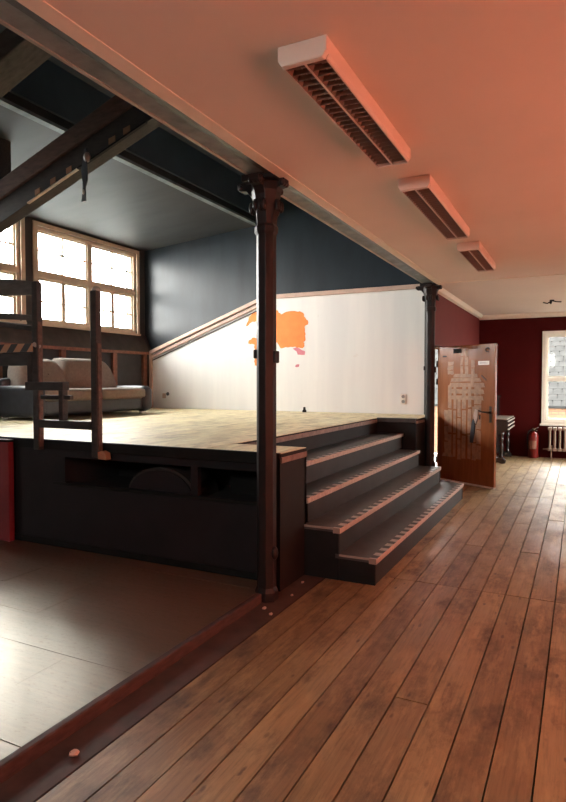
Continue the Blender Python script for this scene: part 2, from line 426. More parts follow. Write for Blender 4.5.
# white lining wall with its sloping top
mb = MB(); TOP = [(-7.18, SH-.02), (-2.07, SH-.02), (-2.07, 2.86), (-4.75, 2.86), (-7.18, 1.985)]
mb.prism(TOP, 'y', 8.9, 8.995)
ww = struct('wall_lining', mb, M['white_wall'], None, 'white lining wall with sloping left end behind the stage', 'wall')
sl = (2.86-1.985)/(7.18-4.75)
def off(dz, dn):  # polyline under the top edge
    return [(-7.18, 1.985-dz), (-4.75, 2.86-dz), (-2.07, 2.86-dz)]
def strip(dz0, dz1, y0, y1, slope_only=False):
    mb = MB()
    a, b, c = off(dz0, 0); d, e, f = off(dz1, 0)
    mb.prism([a, b, e, d], 'y', y0, y1)
    if not slope_only: mb.prism([b, c, f, e], 'y', y0, y1)
    return mb
mb = strip(-.03, .035, 8.84, 9.0); struct('top_moulding', mb, M['mould'], ww, bevel=.008)
mb = strip(.06, .115, 8.865, 8.9, True); struct('lower_moulding', mb, M['mould'], ww, bevel=.006)
mb = strip(.150, .165, 8.885, 8.9, True); struct('bead', mb, M['timber_dark'], ww)
mb = MB(); mb.box(-7.20, -7.14, 8.86, 8.9, SH, 1.96); struct('left_edge_trim', mb, M['mould'], ww)
mb = MB(); mb.box(-2.075, -1.965, 8.86, 9.0, SH, 2.86); struct('end_post', mb, M['iron2'], ww)
O1 = [(-5.14, 2.39), (-5.08, 2.54), (-5.02, 2.61), (-4.92, 2.63), (-4.74, 2.65), (-4.56, 2.63), (-4.52, 2.62), (-4.47, 2.56), (-4.36, 2.6), (-4.16, 2.59), (-4.07, 2.57), (-4.03, 2.49), (-3.98, 2.44), (-3.98, 2.37), (-4.04, 2.34), (-4.02, 2.22), (-4.02, 2.12), (-4.06, 2.09), (-4.04, 2.03), (-4.09, 1.99), (-4.21, 2.02), (-4.34, 2.01), (-4.47, 2.0), (-4.52, 2.07), (-4.55, 2.1), (-4.74, 2.08), (-4.89, 2.08), (-4.9, 1.69), (-4.97, 1.72), (-4.98, 1.79), (-4.96, 1.92), (-4.97, 2.07), (-5.1, 2.1), (-5.08, 2.15), (-5.02, 2.19), (-4.93, 2.18), (-4.92, 2.35), (-4.94, 2.47), (-5.04, 2.45)]
random.seed(3)
def rough(pts, n=3, a=.012):
    out = []
    for i, p in enumerate(pts):
        q = pts[(i+1) % len(pts)]
        for k in range(n):
            t = k/n; out.append((p[0]+(q[0]-p[0])*t+random.uniform(-a, a)*(k > 0), p[1]+(q[1]-p[1])*t+random.uniform(-a, a)*(k > 0)))
    return out
mb = MB(); mb.prism(rough(O1), 'y', 8.8965, 8.9005)
tag(struct('orange_paint_patch', mb, M['orange'], ww), 'ragged orange paint patch')
mb = MB(); mb.prism(rough([(-4.25, 1.99), (-4.18, 2.01), (-4.13, 1.99), (-4.03, 1.94), (-4.04, 1.88), (-4.16, 1.89), (-4.18, 1.94)], 2, .006), 'y', 8.8960, 8.9005)
mb.prism([(-4.21, 1.7), (-4.18, 1.73), (-4.13, 1.73), (-4.14, 1.69), (-4.19, 1.68)], 'y', 8.8965, 8.9005)
tag(struct('pink_paint_patch', mb, M['pink'], ww), 'small pink paint patch below the orange')
for (x, z, lab, n) in ((-2.395, 1.183, 'ivory double wall socket low on white wall beside the stairs', 2), (-6.87, 1.20, 'small wall socket low on white wall beside sofa end', 1)):
    t = thing('wall_socket', (x, 8.9, z), lab, 'socket')
    if n == 2:
        mb = MB(); mb.box(x-.045, x+.045, 8.885, 8.9, z-.08, z+.08); mb.build('plate', M['socket'], t, bevel=.008)
        for dz in (-.038, .038):
            mb = MB(); mb.lathe([(.026, 0), (.026, .004), (.020, .004), (.020, .002)], (x, 8.881, z+dz), 16, axis='y'); mb.build('socket_well', M['ink'], mb and t)
    else:
        mb = MB(); mb.box(x-.05, x+.03, 8.888, 8.9, z-.06, z+.03); mb.build('plate', M['mould'], t, bevel=.008)
        mb = MB(); mb.lathe([(.028, 0), (.034, .012)], (x+.07, 8.885, z+.02), 16, axis='y'); mb.build('switch_knob', M['sofa_dark'], t)

# windows of the stage side
def sash(mb, x, y0, y1, z0, z1, w, th):
    mb.box(x, x+th, y0, y1, z0, z0+w); mb.box(x, x+th, y0, y1, z1-w, z1)
    mb.box(x, x+th, y0, y0+w, z0+w, z1-w); mb.box(x, x+th, y1-w, y1, z0+w, z1-w)
ZM = 3.085
for i, (a, b) in enumerate(WIN):
    m = (a+b)/2
    mb = MB(); sash(mb, XW-.14, a, b, ZS, ZT, .055, .12); mb.box(XW-.14, XW-.03, m-.05, m+.05, ZS+.05, ZT-.05); mb.box(XW-.14, XW-.02, a+.05, b-.05, ZM-.045, ZM+.045)
    w = struct('window_%d' % (i+1), mb, M['winframe'], None, ['multi-pane window behind the black step stand', 'bright multi-pane window above the sofa'][i], 'window')
    for (p, q) in ((a+.055, m-.05), (m+.05, b-.055)):
        c = (p+q)/2
        mb = MB(); sash(mb, XW-.10, p, q, ZM+.045, ZT-.055, .025, .05)
        mb.box(XW-.095, XW-.055, c-.014, c+.014, ZM+.06, ZT-.07); zc = (ZM+ZT)/2+.01; mb.box(XW-.095, XW-.055, p+.02, q-.02, zc-.012, zc+.012)
        struct('upper_sash', mb, M['winframe'], w)
        mb = MB()
        for (u, v) in ((p, c-.002), (c+.002, q)):
            sash(mb, XW-.10, u, v, ZS+.055, ZM-.045, .035, .05); zc = (ZS+ZM)/2-.02; mb.box(XW-.095, XW-.055, u+.02, v-.02, zc-.012, zc+.012)
        struct('lower_casement', mb, M['winframe'], w)
        mb = MB(); mb.box(XW-.078, XW-.074, p, q, ZS+.05, ZT-.05); struct('pane', mb, M['glass'], w)
    mb = MB(); mb.box(XW-.03, XW+.06, a-.05, b+.05, ZS-.03, ZS+.004); struct('window_sill', mb, M['winframe'], w)
    mb = MB()
    for (y0, y1) in ((a-.07, a+.0), (b-.0, b+.07)): mb.box(XW-.01, XW+.02, y0, y1, ZS, ZT+.06)
    mb.box(XW-.01, XW+.02, a, b, ZT, ZT+.06); struct('architrave', mb, M['winframe'], w)

# back wall windows (white frames)
for i, (a, b, z0, z1) in enumerate(BW):
    mb = MB()
    def fr(x0, x1, p, q, w, y0, y1):
        mb.box(x0, x0+w, y0, y1, p, q); mb.box(x1-w, x1, y0, y1, p, q); mb.box(x0+w, x1-w, y0, y1, p, p+w); mb.box(x0+w, x1-w, y0, y1, q-w, q)
    fr(a-.06, b+.06, z0-.06, z1+.06, .06, YB-.025, YB+.02)
    fr(a, b, z0, z1, .028, YB, YB+.09)
    w = struct('window_%d' % (3+i), mb, M['winwhite'], None, ['white framed window above the radiator in red back wall', 'added unseen window right of the visible one in the back wall'][i], 'window')
    zt = 1.50; mb = MB(); mb.box(a+.03, b-.03, YB+.005, YB+.08, zt-.03, zt+.03); struct('transom', mb, M['winwhite'], w, bevel=.006)
    m = (a+b)/2; mb = MB(); mb.box(m-.04, m+.04, YB+.02, YB+.08, z0+.03, z1-.03); struct('mullion', mb, M['winwhite'], w)
    for (u, v) in ((a+.028, m-.035), (m+.035, b-.028)):
        for (p, q) in ((z0+.028, zt-.03), (zt+.03, z1-.028)):
            mb = MB(); fr(u, v, p, q, .022, YB+.035, YB+.075); struct('sash', mb, M['winwhite'], w)
            mb = MB(); mb.box(u, v, YB+.055, YB+.059, p, q); struct('pane', mb, M['glass'], w)
    mb = MB(); mb.box(a-.09, b+.09, YB-.06, YB+.02, z0-.09, z0-.055); struct('window_sill', mb, M['winwhite'], w, bevel=.006)
# unseen windows added for light: right wall, mostly red-curtained, and behind the viewer
for i, (a, b, z0, z1) in enumerate(RW):
    mb = MB(); m = (a+b)/2
    for (y0, y1, p, q) in ((a, a+.06, z0, z1), (b-.06, b, z0, z1), (a, b, z0, z0+.06), (a, b, z1-.06, z1), (m-.04, m+.04, z0, z1)): mb.box(XR+.1, XR+.18, y0, y1, p, q)
    w = struct('window_%d' % (5+i), mb, M['winwhite'], None, 'added unseen window on the right wall', 'window')
    if i == 3: continue
    mb = MB(); n = 60; vs = []; fs = []
    for k in range(n+1):
        y = a-.12+(b-a+.24)*k/n; x = XR-.05+.025*math.sin(k*1.7)
        vs += [(x, y, z0-.12), (x, y, z1+.1)]
        if k: fs.append((2*k-2, 2*k, 2*k+1, 2*k-1))
    mb.add(vs, fs); struct('added_curtain', mb, M['added_curtain'], w, smooth=True)
a, b, z0, z1 = NW[0]
mb = MB(); m = (a+b)/2
for (x0, x1, p, q) in ((a, a+.05, z0, z1), (b-.05, b, z0, z1), (a, b, z0, z0+.05), (a, b, z1-.05, z1), (m-.02, m+.02, z0, z1)): mb.box(x0, x1, YN-.12, YN-.04, p, q)
struct('window_9', mb, M['winwhite'], None, 'added unseen window in the wall behind the viewer', 'window')
# ------------------------------------------------------------------ stage
st = thing('stage_platform', (-4.4, SF, .05), 'raised wooden stage with pale plank deck and dark front', 'stage')
STX = [-1.28, -1.555, -1.83, -2.10]                 # nosing lines of the four treads
XK = -2.46                                          # deck edge behind the top tread
Y0S, Y1S = 4.08, 7.80                               # stair recess along Y
zs = [.19, .379, .568, .757]
random.seed(11)
dk = MB()
def deck(x0, x1, y0, y1):
    x = x0
    while x < x1-1e-4:
        xe = min(x+.19, x1); t = random.uniform(.05, 1); dk.box(x+.002, xe-.002, y0, y1, SH-.03, SH+random.uniform(-.001, .001), t); x = xe
deck(-7.19, XK, SF, 8.89); deck(XK, XB, SF, Y0S); deck(XK, -1.93, Y1S, 8.86)
dk.build('deck', M['deck'], st)
mb = MB(); mb.box(-7.19, XB-.03, SF+.02, SF+.06, .05, .60); mb.box(-7.19, -3.87, SF+.02, SF+.06, .60, .815); mb.box(-2.03, XB-.03, SF+.02, SF+.06, .60, .815); mb.box(-7.19, XB-.03, SF+.02, SF+.06, .815, .905)
mb.box(-2.59, -2.53, SF+.02, SF+.06, .60, .815)
mb.build('front_panel', M['umber'], st)
mb = MB(); mb.box(-7.19, XB-.02, SF-.005, SF+.02, .875, SH-.03); mb.box(-7.19, XB-.02, SF+.005, SF+.02, .05, .10); mb.box(-4.0, XB-.03, SF+.005, SF+.02, .575, .60); mb.build('front_fascia', M['black'], st, bevel=.004)
mb = MB(); mb.box(-3.9, -2.0, 4.35, 4.38, .30, .9); mb.box(-3.9, -2.0, SF+.06, 4.38, .54, .56); mb.box(-3.92, -3.9, SF+.06, 4.38, .3, .9); mb.build('slot_lining', M['void'], st)
mb = MB(); mb.box(XB-.03, XB, SF, Y0S, .0, SH-.03); mb.box(XK-.02, XB, Y0S-.03, Y0S, .0, SH-.03); mb.box(XK-.03, XK, Y0S-.02, Y1S+.02, .0, SH-.03)
mb.box(XK-.02, -1.93, Y1S, Y1S+.03, .0, SH-.03); mb.box(-1.96, -1.93, Y1S+.03, 8.86, .0, SH-.03)
mb.build('side_panel', M['black'], st)
mb = MB()
mb.box(XB-.02, XB+.006, SF-.006, Y0S, SH-.028, SH-.004); mb.box(XK-.02, XK+.006, Y0S+.02, Y1S-.02, SH-.018, SH-.004); mb.box(-1.95, -1.924, Y1S, 8.86, SH-.03, SH-.004)
mb.build('edge_lip', M['black'], st, bevel=.002)
mb = MB(); mb.box(XB-.02, XB+.010, SF+.01, Y0S-.005, SH-.068, SH-.028); mb.box(XK-.02, XK+.010, Y0S+.02, Y1S-.02, SH-.062, SH-.018); mb.box(-1.95, -1.920, Y1S, 8.86, SH-.066, SH-.03)
mb.build('edge_trim', M['striptan'], st, bevel=.003)
mb = MB(); mb.box(XK+.0, -1.93, Y1S-.012, Y1S+.06, SH-.05, SH+.005); tag(mb.build('edge_plate', M['iron2'], st, bevel=.003), 'grey ribbed metal edge plate')
mb = MB(); mb.box(-7.19, XB, SF-.012, SF+.01, SH-.032, SH+.003); mb.build('front_lip', M['black'], st)

# drum-like round thing in the slot
t = thing('drum', (-2.93, SF+.16, .56), 'dark brown round drum standing in the slot below the stage', 'drum')
mb = MB(); mb.lathe([(.30, 0), (.30, .30)], (-2.93, SF+.09, .43), 40, axis='y')
# cut away below the slot floor: keep the drum a half shell standing on it
mb = MB(); pts = [(-2.93+.33*math.cos(PI*k/28), .56+.215*math.sin(PI*k/28)) for k in range(29)]
mb.prism(pts, 'y', SF+.10, SF+.42); mb.build('shell', M['timber_dark'], t, smooth=False)
mb = MB(); pts = [(-2.93+.30*math.cos(PI*k/28), .565+.19*math.sin(PI*k/28)) for k in range(29)]
mb.prism(pts, 'y', SF+.085, SF+.101); mb.build('drum_head', M['umber'], t)

# red panel beside the stage front
t = thing('red_panel', (-5.2, SF-.05, .05), 'low red painted panel at left end of the stage front', 'panel')
mb = MB(); mb.box(-6.0, -4.44, SF-.075, SF-.02, .05, SH-.035); mb.build('board', M['red_bright'], t, bevel=.005)
mb = MB(); mb.box(-6.0, -4.44, SF-.08, SF-.015, SH-.035, SH-.012); mb.build('cap', M['black'], t, bevel=.004)

# stairs
ss = thing('stage_stairs', (-1.75, 4.05, 0), 'black four-step stairs with striped nosings up to the stage', 'stairs')
xs = STX+[XK]
for i in range(4):
    y0 = 4.04 if i < 2 else Y0S+.005
    y1 = 7.56 if i < 2 else (7.60 if i == 2 else Y1S-.005)
    x0, x1, z = (XB+.001 if i == 1 else xs[i+1]+(.002 if i == 3 else 0)), xs[i], zs[i]
    mb = MB(); mb.box(x0-(.03 if i < 3 else 0), x1-.05, y0, y1, z-.03, z); mb.build('tread', M['tread'], ss)
    mb = MB(); mb.box(x1-.05, x1+.006, y0-.002, y1+.002, z-.038, z+.003); mb.build('nosing', M['nosing'], ss, bevel=.003)
    zb = 0 if i == 0 else zs[i-1]
    mb = MB(); mb.box(x1-.04, x1-.008, y0+.031, y1-.031, zb, z-.031)
    mb.build('riser', M['riser'], ss)
    if i < 2:
        for ye in (y0, y1-.03):
            mb = MB(); mb.box(x0, x1-.005, ye+.003, ye+.027, 0 if i < 2 else zb, z-.031); mb.build('side_board', M['black'], ss)
        mb = MB(); mb.box(x0, x1-.05, y0-.004, y0+.006, z-.012, z+.002); tag(mb.build('worn_edge', M['edge'], ss), 'pale worn tread edge')

# ------------------------------------------------------------------ beam and cast iron columns
bm_ = thing('ceiling_beam', (-1.83, YN, 2.78), 'long grey flaking beam above the columns along the ceiling edge', 'beam')
mb = MB(); mb.box(-1.93, -1.742, YN, 8.35, 2.78, 2.87); mb.build('web', M['beam'], bm_, bevel=.006)
mb = MB(); mb.box(-1.945, -1.925, YN, 8.35, 2.775, 2.83); mb.build('lower_lip', M['edge'], bm_)
mb = MB(); mb.box(-1.80, -1.742, YN, 8.35, 2.765, 2.781); mb.build('flange_strip', M['iron2'], bm_)

def column(x, y, z0, label):
    t = thing('cast_iron_column', (x, y, z0), label, 'column', 'cast iron columns under the beam')
    mb = MB(); mb.lathe([(.066, .0), (.066, 2.46), (.060, 2.48)], (x, y, z0), 8, PI/8); mb.build('shaft', M['iron'], t, bevel=.004)
    mb = MB(); mb.lathe([(.078, 0), (.078, .06), (.066, .09)], (x, y, z0), 8, PI/8); mb.build('base', M['iron'], t, bevel=.004)
    mb = MB(); mb.lathe([(.066, 2.40), (.078, 2.42), (.078, 2.45), (.066, 2.47), (.070, 2.52), (.088, 2.62), (.10, 2.68), (.10, 2.735)], (x, y, z0), 8, PI/8)
    mb.box(x-.125, x+.115, y-.11, y+.11, z0+2.735, z0+2.778); mb.build('capital', M['iron'], t, bevel=.004)
    prof = [(.058, 2.44), (.064, 2.50), (.072, 2.58), (.092, 2.65), (.13, 2.695), (.17, 2.70), (.20, 2.715), (.20, 2.745), (.17, 2.752), (.058, 2.752)]
    for sx, sy in ((-1, 0), (0, -1), (0, 1), (1, 0)):
        k = 1 if sx == -1 else (.62 if sx == 1 else .8)
        pr = [(.058+(r-.058)*k, z) for r, z in prof]
        mb = MB()
        if sx: mb.prism([(x+sx*r, z0+z) for r, z in pr], 'y', y-.035, y+.035); tip = (x+sx*(.058+.115*k), y, z0+2.72)
        else: mb.prism([(y+sy*r, z0+z) for r, z in pr], 'x', x-.035, x+.035); tip = (x, y+sy*(.058+.115*k), z0+2.72)
        b_ = mb.build('bracket', M['iron'], t, bevel=.006)
        mb = MB()
        for d in (-.03, 0, .03):
            q = (tip[0]+(0 if sx else d), tip[1]+(d if sx else 0), tip[2]); mb.sphere(q, (.020, .020, .022), 8, 6)
            q2 = (x+sx*.095+(0 if sx else d), y+sy*.095+(d if sx else 0), z0+2.58); mb.sphere(q2, (.018, .018, .04), 8, 6)
        mb.build('scroll_leaf', M['iron'], b_, smooth=True)
    mb = MB(); mb.box(x-.085, x-.055, y-.03, y+.03, z0+1.60, z0+1.66); mb.box(x+.05, x+.078, y-.02, y+.04, z0+1.57, z0+1.65); mb.build('hook_clamp', M['iron'], t, bevel=.008)
    mb = MB(); mb.sphere((x+.066, y-.01, z0+.32), (.022, .03, .045), 10, 8); mb.build('boss', M['iron'], t, smooth=True)
    return t
column(-1.852, 3.475, 0, 'dark cast iron column in front of the stage corner, nearest the viewer')
column(-1.845, 8.22, 0, 'dark cast iron column at far end of beam beside the open door')

# ------------------------------------------------------------------ roof trusses on the stage side
def truss(y0, y1, x0, ztop, label, grey, post):
    t = thing('roof_brace', (x0, (y0+y1)/2, ztop), label, 'beam')
    x1 = -1.94; k = .345
    def zz(x): return ztop+k*(x-x0)
    xa = XW+.02
    mb = MB(); mb.prism([(xa, zz(xa)), (x1, zz(x1)), (x1, zz(x1)-.20), (xa, zz(xa)-.20)], 'y', y0, y1); mb.build('rafter', grey or M['timber'], t, bevel=.012)
    if not grey:
        mb = MB(); mb.prism([(xa, zz(xa)-.20), (x1, zz(x1)-.20), (x1, zz(x1)-.43), (xa, zz(xa)-.43)], 'y', y0+.03, y1-.02); mb.build('lower_plank', M['timber_dark'], t, bevel=.006)
        for xp, w in ((-5.02, .07), (-4.80, .07), (-4.58, .07), (-4.02, .08), (-3.84, .08)):
            mb = MB(); c = zz(xp)-.37; mb.prism([(xp-w/2, c-.035-.01), (xp+w/2, c-.035+.012), (xp+w/2, c+.03), (xp-w/2, c+.012)], 'y', y0+.024, y0+.031); tag(mb.build('bare_patch', M['tan'], t), 'tan bare wood patch')
        mb = MB(); mb.bar((-5.15, y0+.02, zz(-5.15)-.435), (-4.45, y0+.02, zz(-4.45)-.435), .03, .012); tag(mb.build('pale_strip', M['pale'], t), 'pale strip along the lower edge')
        mb = MB(); mb.bar((-4.45, y0+.02, zz(-4.45)-.435), (-3.6, y0+.02, zz(-3.6)-.438), .03, .014); mb.build('dark_strip', M['black'], t)
    if post:
        mb = MB(); mb.box(-5.70, -5.585, y0+.02, y1-.02, zz(-5.6)-.05, rz(-5.6)+.02); mb.build('post', M['timber_dark'], t, bevel=.008)
    return t, zz
tr, zz = truss(4.40, 4.60, -5.64, 3.56, 'big dark brown roof brace with tan patches crossing in front of windows', None, True)
truss(3.05, 3.30, -3.9, 3.96, 'grey roof brace at top left, nearest the viewer', M['timber_grey'], False)
# ribbon hanging from the brace
t = thing('hanging_ribbon', (-4.34, 4.40, 3.18), 'black ribbon hanging down from the big roof brace', 'ribbon')
mb = MB(); P = [(-4.325, 3.70, .018), (-4.335, 3.60, .028), (-4.345, 3.50, .040), (-4.335, 3.40, .034), (-4.35, 3.32, .018), (-4.35, 3.28, .022), (-4.355, 3.20, .030)]
vs = []; fs = []
for i, (x, z, w) in enumerate(P):
    vs += [(x-w, 4.394, z), (x+w, 4.386, z), (x+w, 4.40, z), (x-w, 4.408, z)]
    if i:
        o = 4*(i-1)
        for j in range(4): fs.append((o+j, o+(j+1) % 4, o+4+(j+1) % 4, o+4+j))
fs += [(3, 2, 1, 0), tuple(range(len(vs)-4, len(vs)))]
mb.add(vs, fs); mb.build('strap', M['sofa_dark'], t)
mb = MB(); mb.sphere((-4.31, 4.40, 3.62), (.04, .03, .05), 8, 6); mb.build('knot', M['edge'], t, smooth=True)
mb = MB(); mb.sphere((-4.352, 4.397, 3.29), (.022, .016, .03), 8, 6); mb.build('tassel_bead', M['edge'], t, smooth=True)

# ------------------------------------------------------------------ ceiling luminaires
def lamp(x, y0, y1, label):
    z0 = CE-.075; t = thing('ceiling_lamp', (x, (y0+y1)/2, CE), label, 'ceiling lamp', 'louvred ceiling lamps')
    w = .10
    mb = MB(); mb.prism([(x-w, CE-.001), (x-w, z0+.012), (x-w+.008, z0), (x-w+.014, z0), (x-w+.014, CE-.015), (x+w-.014, CE-.015), (x+w-.014, z0), (x+w-.008, z0), (x+w, z0+.012), (x+w, CE-.001)], 'y', y0+.03, y1-.012); mb.build('housing', M['lamp'], t)
    for ya, yb in ((y0, y0+.032), (y1-.014, y1)):
        mb = MB(); mb.prism([(x-w-.003, CE-.001), (x-w-.003, z0+.020), (x-w+.014, z0-.005), (x+w-.014, z0-.005), (x+w+.003, z0+.020), (x+w+.003, CE-.001)], 'y', ya, yb); mb.build('end_cap', M['lamp'], t, bevel=.005)
    mb = MB(); mb.box(x-.004, x+.004, y0+.032, y1-.014, z0-.001, CE-.02); mb.build('centre_spine', M['lamp'], t)
    n = int((y1-y0)/.048)
    for sx in (-1, 1):
        c = x+sx*.045; mb = MB(); h = .040
        for k in range(n):
            yy = y0+.05+k*(y1-y0-.1)/(n-1)
            mb.prism([(c-h, z0+.001), (c+h, z0+.001), (c+h, z0+.032), (c+.02, z0+.020), (c-.02, z0+.020), (c-h, z0+.032)], 'y', yy-.0015, yy+.0015)
        for e in (-1, 1):
            mb.prism([(c+e*h, z0), (c+e*(h-.0015), z0), (c+e*.024, CE-.022), (c+e*h, CE-.022)], 'y', y0+.035, y1-.02)
        mb.build('louvre', M['louvre'], t)
        mb = MB(); mb.tube([(c, y0+.05, z0+.042), (c, y1-.05, z0+.042)], .0075, 8); mb.build('tube', M['reflector'], t, smooth=True)
    return t
lamp(-.972, 2.11, 3.35, 'louvred ceiling lamp nearest the viewer')
lamp(-.965, 3.80, 5.30, 'louvred ceiling lamp, middle of the three')
lamp(-.958, 5.79, 6.98, 'louvred ceiling lamp farthest from the viewer')
t = thing('ceiling_hook', (-.43, 10.5, CE), 'small dark clump of wire on the ceiling near the back window', 'hook')
mb = MB(); mb.lathe([(.035, -.012), (.035, 0)], (-.43, 10.5, CE), 14); mb.build('rose', M['black'], t)
for i, (a, l) in enumerate(((.2, .14), (1.9, .09), (3.3, .13), (4.5, .10))):
    mb = MB(); mb.tube([(-.43, 10.5, CE-.012), (-.43+.5*l*math.cos(a), 10.5+.5*l*math.sin(a), CE-.03-.012*i), (-.43+l*math.cos(a), 10.5+l*math.sin(a), CE-.035-.01*(i % 2))], .009, 6); mb.build('wire_end', M['black'], t, smooth=True)

# ------------------------------------------------------------------ open door
HX, HY, EX, EY = -1.885, 8.90, -1.018, 8.363
L = math.hypot(EX-HX, EY-HY); ux, uy = (EX-HX)/L, (EY-HY)/L; nx, ny = uy, -ux     # n points toward the viewer
if ny > 0: nx, ny = -nx, -ny
def D(u, v, z): return (HX+ux*u+nx*v, HY+uy*u+ny*v, z)
def dbox(mb, u0, u1, v0, v1, z0, z1):
    vs = [D(u, v, z) for u in (u0, u1) for v in (v0, v1) for z in (z0, z1)]
    return mb.add(vs, [(0,1,3,2),(4,6,7,5),(0,4,5,1),(2,3,7,6),(0,2,6,4),(1,5,7,3)])
def dprism(mb, pts, v0, v1):
    n = len(pts); vs = [D(u, v0, z) for u, z in pts]+[D(u, v1, z) for u, z in pts]
    return mb.add(vs, [tuple(range(n)), tuple(range(2*n-1, n-1, -1))]+[(i, (i+1) % n, (i+1) % n+n, i+n) for i in range(n)])
mb = dbox(MB(), .0, 1.02, -.04, 0, .012, 1.955)
dr = struct('door_1', mb, M['door'], None, 'open varnished wooden door with torn tape marks below white label', 'door', bevel=.003)
mb = dbox(MB(), .0, 1.02, -.036, .006, .008, .03); struct('bottom_strip', mb, M['pale'], dr)
mb = MB(); random.seed(5)
for (u, w, za, zb) in ((.25, .11, 1.55, 1.74), (.645, .06, 1.42, 1.75), (.24, .07, .36, 1.42), (.33, .05, .37, 1.40), (.41, .06, .34, 1.25), (.50, .07, .36, 1.42), (.60, .06, .37, 1.45), (.68, .07, .36, 1.12), (.76, .08, .38, 1.0), (.17, .07, .36, 1.05), (.74, .12, 1.00, 1.40), (.45, .045, 1.55, 1.93), (.535, .06, 1.55, 1.92)):
    for k in range(3):
        a = za+(zb-za)*k/3; b = za+(zb-za)*(k+.93)/3; j = random.uniform(-.008, .008)
        dprism(mb, rough([(u-w/2+j, a), (u+w/2+j, a), (u+w/2, b), (u-w/2, b)], 3, .006), 0, .0012+.0002*k)
for (u0, u1, z, h) in ((.25, .80, 1.47, .05), (.22, .86, 1.40, .06), (.24, .85, 1.31, .06), (.26, .84, 1.22, .055), (.30, .74, 1.53, .05), (.10, .30, .385, .05)):
    dprism(mb, rough([(u0, z-h/2), (u1, z-h/2), (u1-.02, z+h/2), (u0+.02, z+h/2)], 5, .006), 0, .0025)
tag(struct('tape_residue', mb, M['residue'], dr), 'pale torn tape strips')
mb = dbox(MB(), .74, .925, 0, .003, 1.672, 1.727); lb = struct('paper_label', mb, M['paper'], dr); tag(lb, 'white paper label')
mb = dbox(MB(), .765, .90, .003, .0036, 1.693, 1.700); dbox(mb, .765, .87, .003, .0036, 1.706, 1.711); struct('label_print', mb, M['ink'], lb)
mb = dbox(MB(), .30, .445, 0, .006, 1.848, 1.912); dbox(mb, .362, .375, 0, .008, 1.848, 1.912); tag(struct('door_plaque', mb, M['plaque'], dr, bevel=.002), 'small black plaque')
mb = dbox(MB(), .10, .17, 0, .005, 1.80, 1.82); struct('dark_scar', mb, M['black'], dr)
mb = MB(); mb.tube([D(.90+.028*math.cos(k*.62), .014, 1.875+.028*math.sin(k*.62)) for k in range(10)], .006, 6); struct('coat_hook', mb, M['brass'], dr, smooth=True)
mb = dbox(MB(), .935, .975, 0, .008, .895, 1.115); hp = struct('handle_plate', mb, M['brass'], dr, bevel=.006)
mb = MB(); mb.tube([D(.955, .008, 1.035), D(.955, .05, 1.035), D(.93, .058, 1.036), D(.86, .058, 1.035), D(.80, .055, 1.05)], [.011, .010, .010, .009, .008], 8); struct('lever', mb, M['brass'], hp, smooth=True)
mb = MB(); mb.tube([D(.955, -.048, 1.035), D(.955, -.085, 1.035), D(.84, -.09, 1.035)], [.011, .010, .009], 8); struct('lever', mb, M['brass'], hp, smooth=True)
mb = dbox(MB(), .767, .785, 0, .006, .93, .99); struct('key_scar', mb, M['black'], dr)
mb = MB(); dprism(mb, rough([(.675, .98), (.70, 1.07), (.75, 1.06), (.74, .93), (.72, .87), (.69, .90)], 2, .008), 0, .012); struct('torn_paper', mb, M['mould'], dr)
mb = MB(); dprism(mb, [(.665, .93), (.70, .90), (.69, .74), (.665, .60), (.615, .60), (.625, .75), (.645, .88)], 0, .014); tag(struct('black_strap', mb, M['sofa_dark'], dr, bevel=.003), 'black strap stuck to the door')
mb = MB(); dprism(mb, rough([(.755, .77), (.79, .78), (.80, .74), (.76, .73)], 2, .005), 0, .006); struct('paper_scrap', mb, M['residue'], dr)
mb = MB(); dprism(mb, [(.80, 1.54), (.88, 1.475), (.87, 1.46), (.79, 1.52)], 0, .004); struct('bare_scar', mb, M['timber'], dr)
for z in (1.66, 1.40, .25):
    mb = MB(); mb.tube([D(-.012, .0, z), D(-.012, .0, z+.09)], .014, 8); struct('hinge', mb, M['iron'], dr, smooth=True)
mb = MB(); mb.box(-1.95, -1.813, 9.945, 9.982, 0, 1.96); mb.box(-1.95, -1.816, 8.97, 9.945, 1.93, 1.961)
struct('trim_7', mb, M['corridor'], None, 'white frame of the doorway behind the open door', 'door frame')

# ------------------------------------------------------------------ piano, extinguisher, radiator
t = thing('upright_piano', (-1.5, 11.1, 0), 'old black piano with turned front legs behind the door by the red wall', 'piano')
px0, px1, y0, y1 = -1.79, -1.40, 11.1, 12.25
mb = MB(); mb.box(px0, px1, y0, y1, .08, 1.15); mb.build('case', M['ebony'], t, bevel=.01)
mb = MB(); mb.box(px0-.02, px1+.03, y0-.02, y1+.02, 1.15, 1.185); mb.build('lid', M['ebony'], t, bevel=.006)
mb = MB(); mb.prism([(px1, .50), (px1+.10, .50), (-1.16, .58), (-1.13, .62), (-1.13, .74), (-1.16, .765), (px1, .78)], 'y', y0, y1); kb = mb.build('key_bed', M['ebony'], t, bevel=.004)
for z in (.595, .665, .735):
    mb = MB(); mb.box(-1.135, -1.12, y0+.005, y1-.005, z, z+.022); mb.build('slip_moulding', M['edge'], kb)
mb = MB(); mb.box(px1, -1.135, y0, y1, .776, .79); mb.build('key_lid', M['edge'], t, bevel=.003)
for y in (y0+.06, y1-.06):
    mb = MB(); mb.lathe([(.035, .09), (.04, .12), (.022, .15), (.03, .20), (.04, .28), (.036, .34), (.022, .38), (.04, .41), (.045, .44), (.025, .47), (.045, .50), (.05, .56)], (-1.24, y, 0), 14); mb.build('leg', M['ebony'], t, smooth=True)
    mb = MB(); mb.prism([(px1, 0.0), (-1.33, 0), (-1.30, .02), (-1.24, 0), (-1.17, 0), (-1.16, .05), (-1.20, .10), (-1.30, .10), (px1, .16)], 'y', y-.045, y+.045); mb.build('toe_block', M['ebony'], t, bevel=.01)
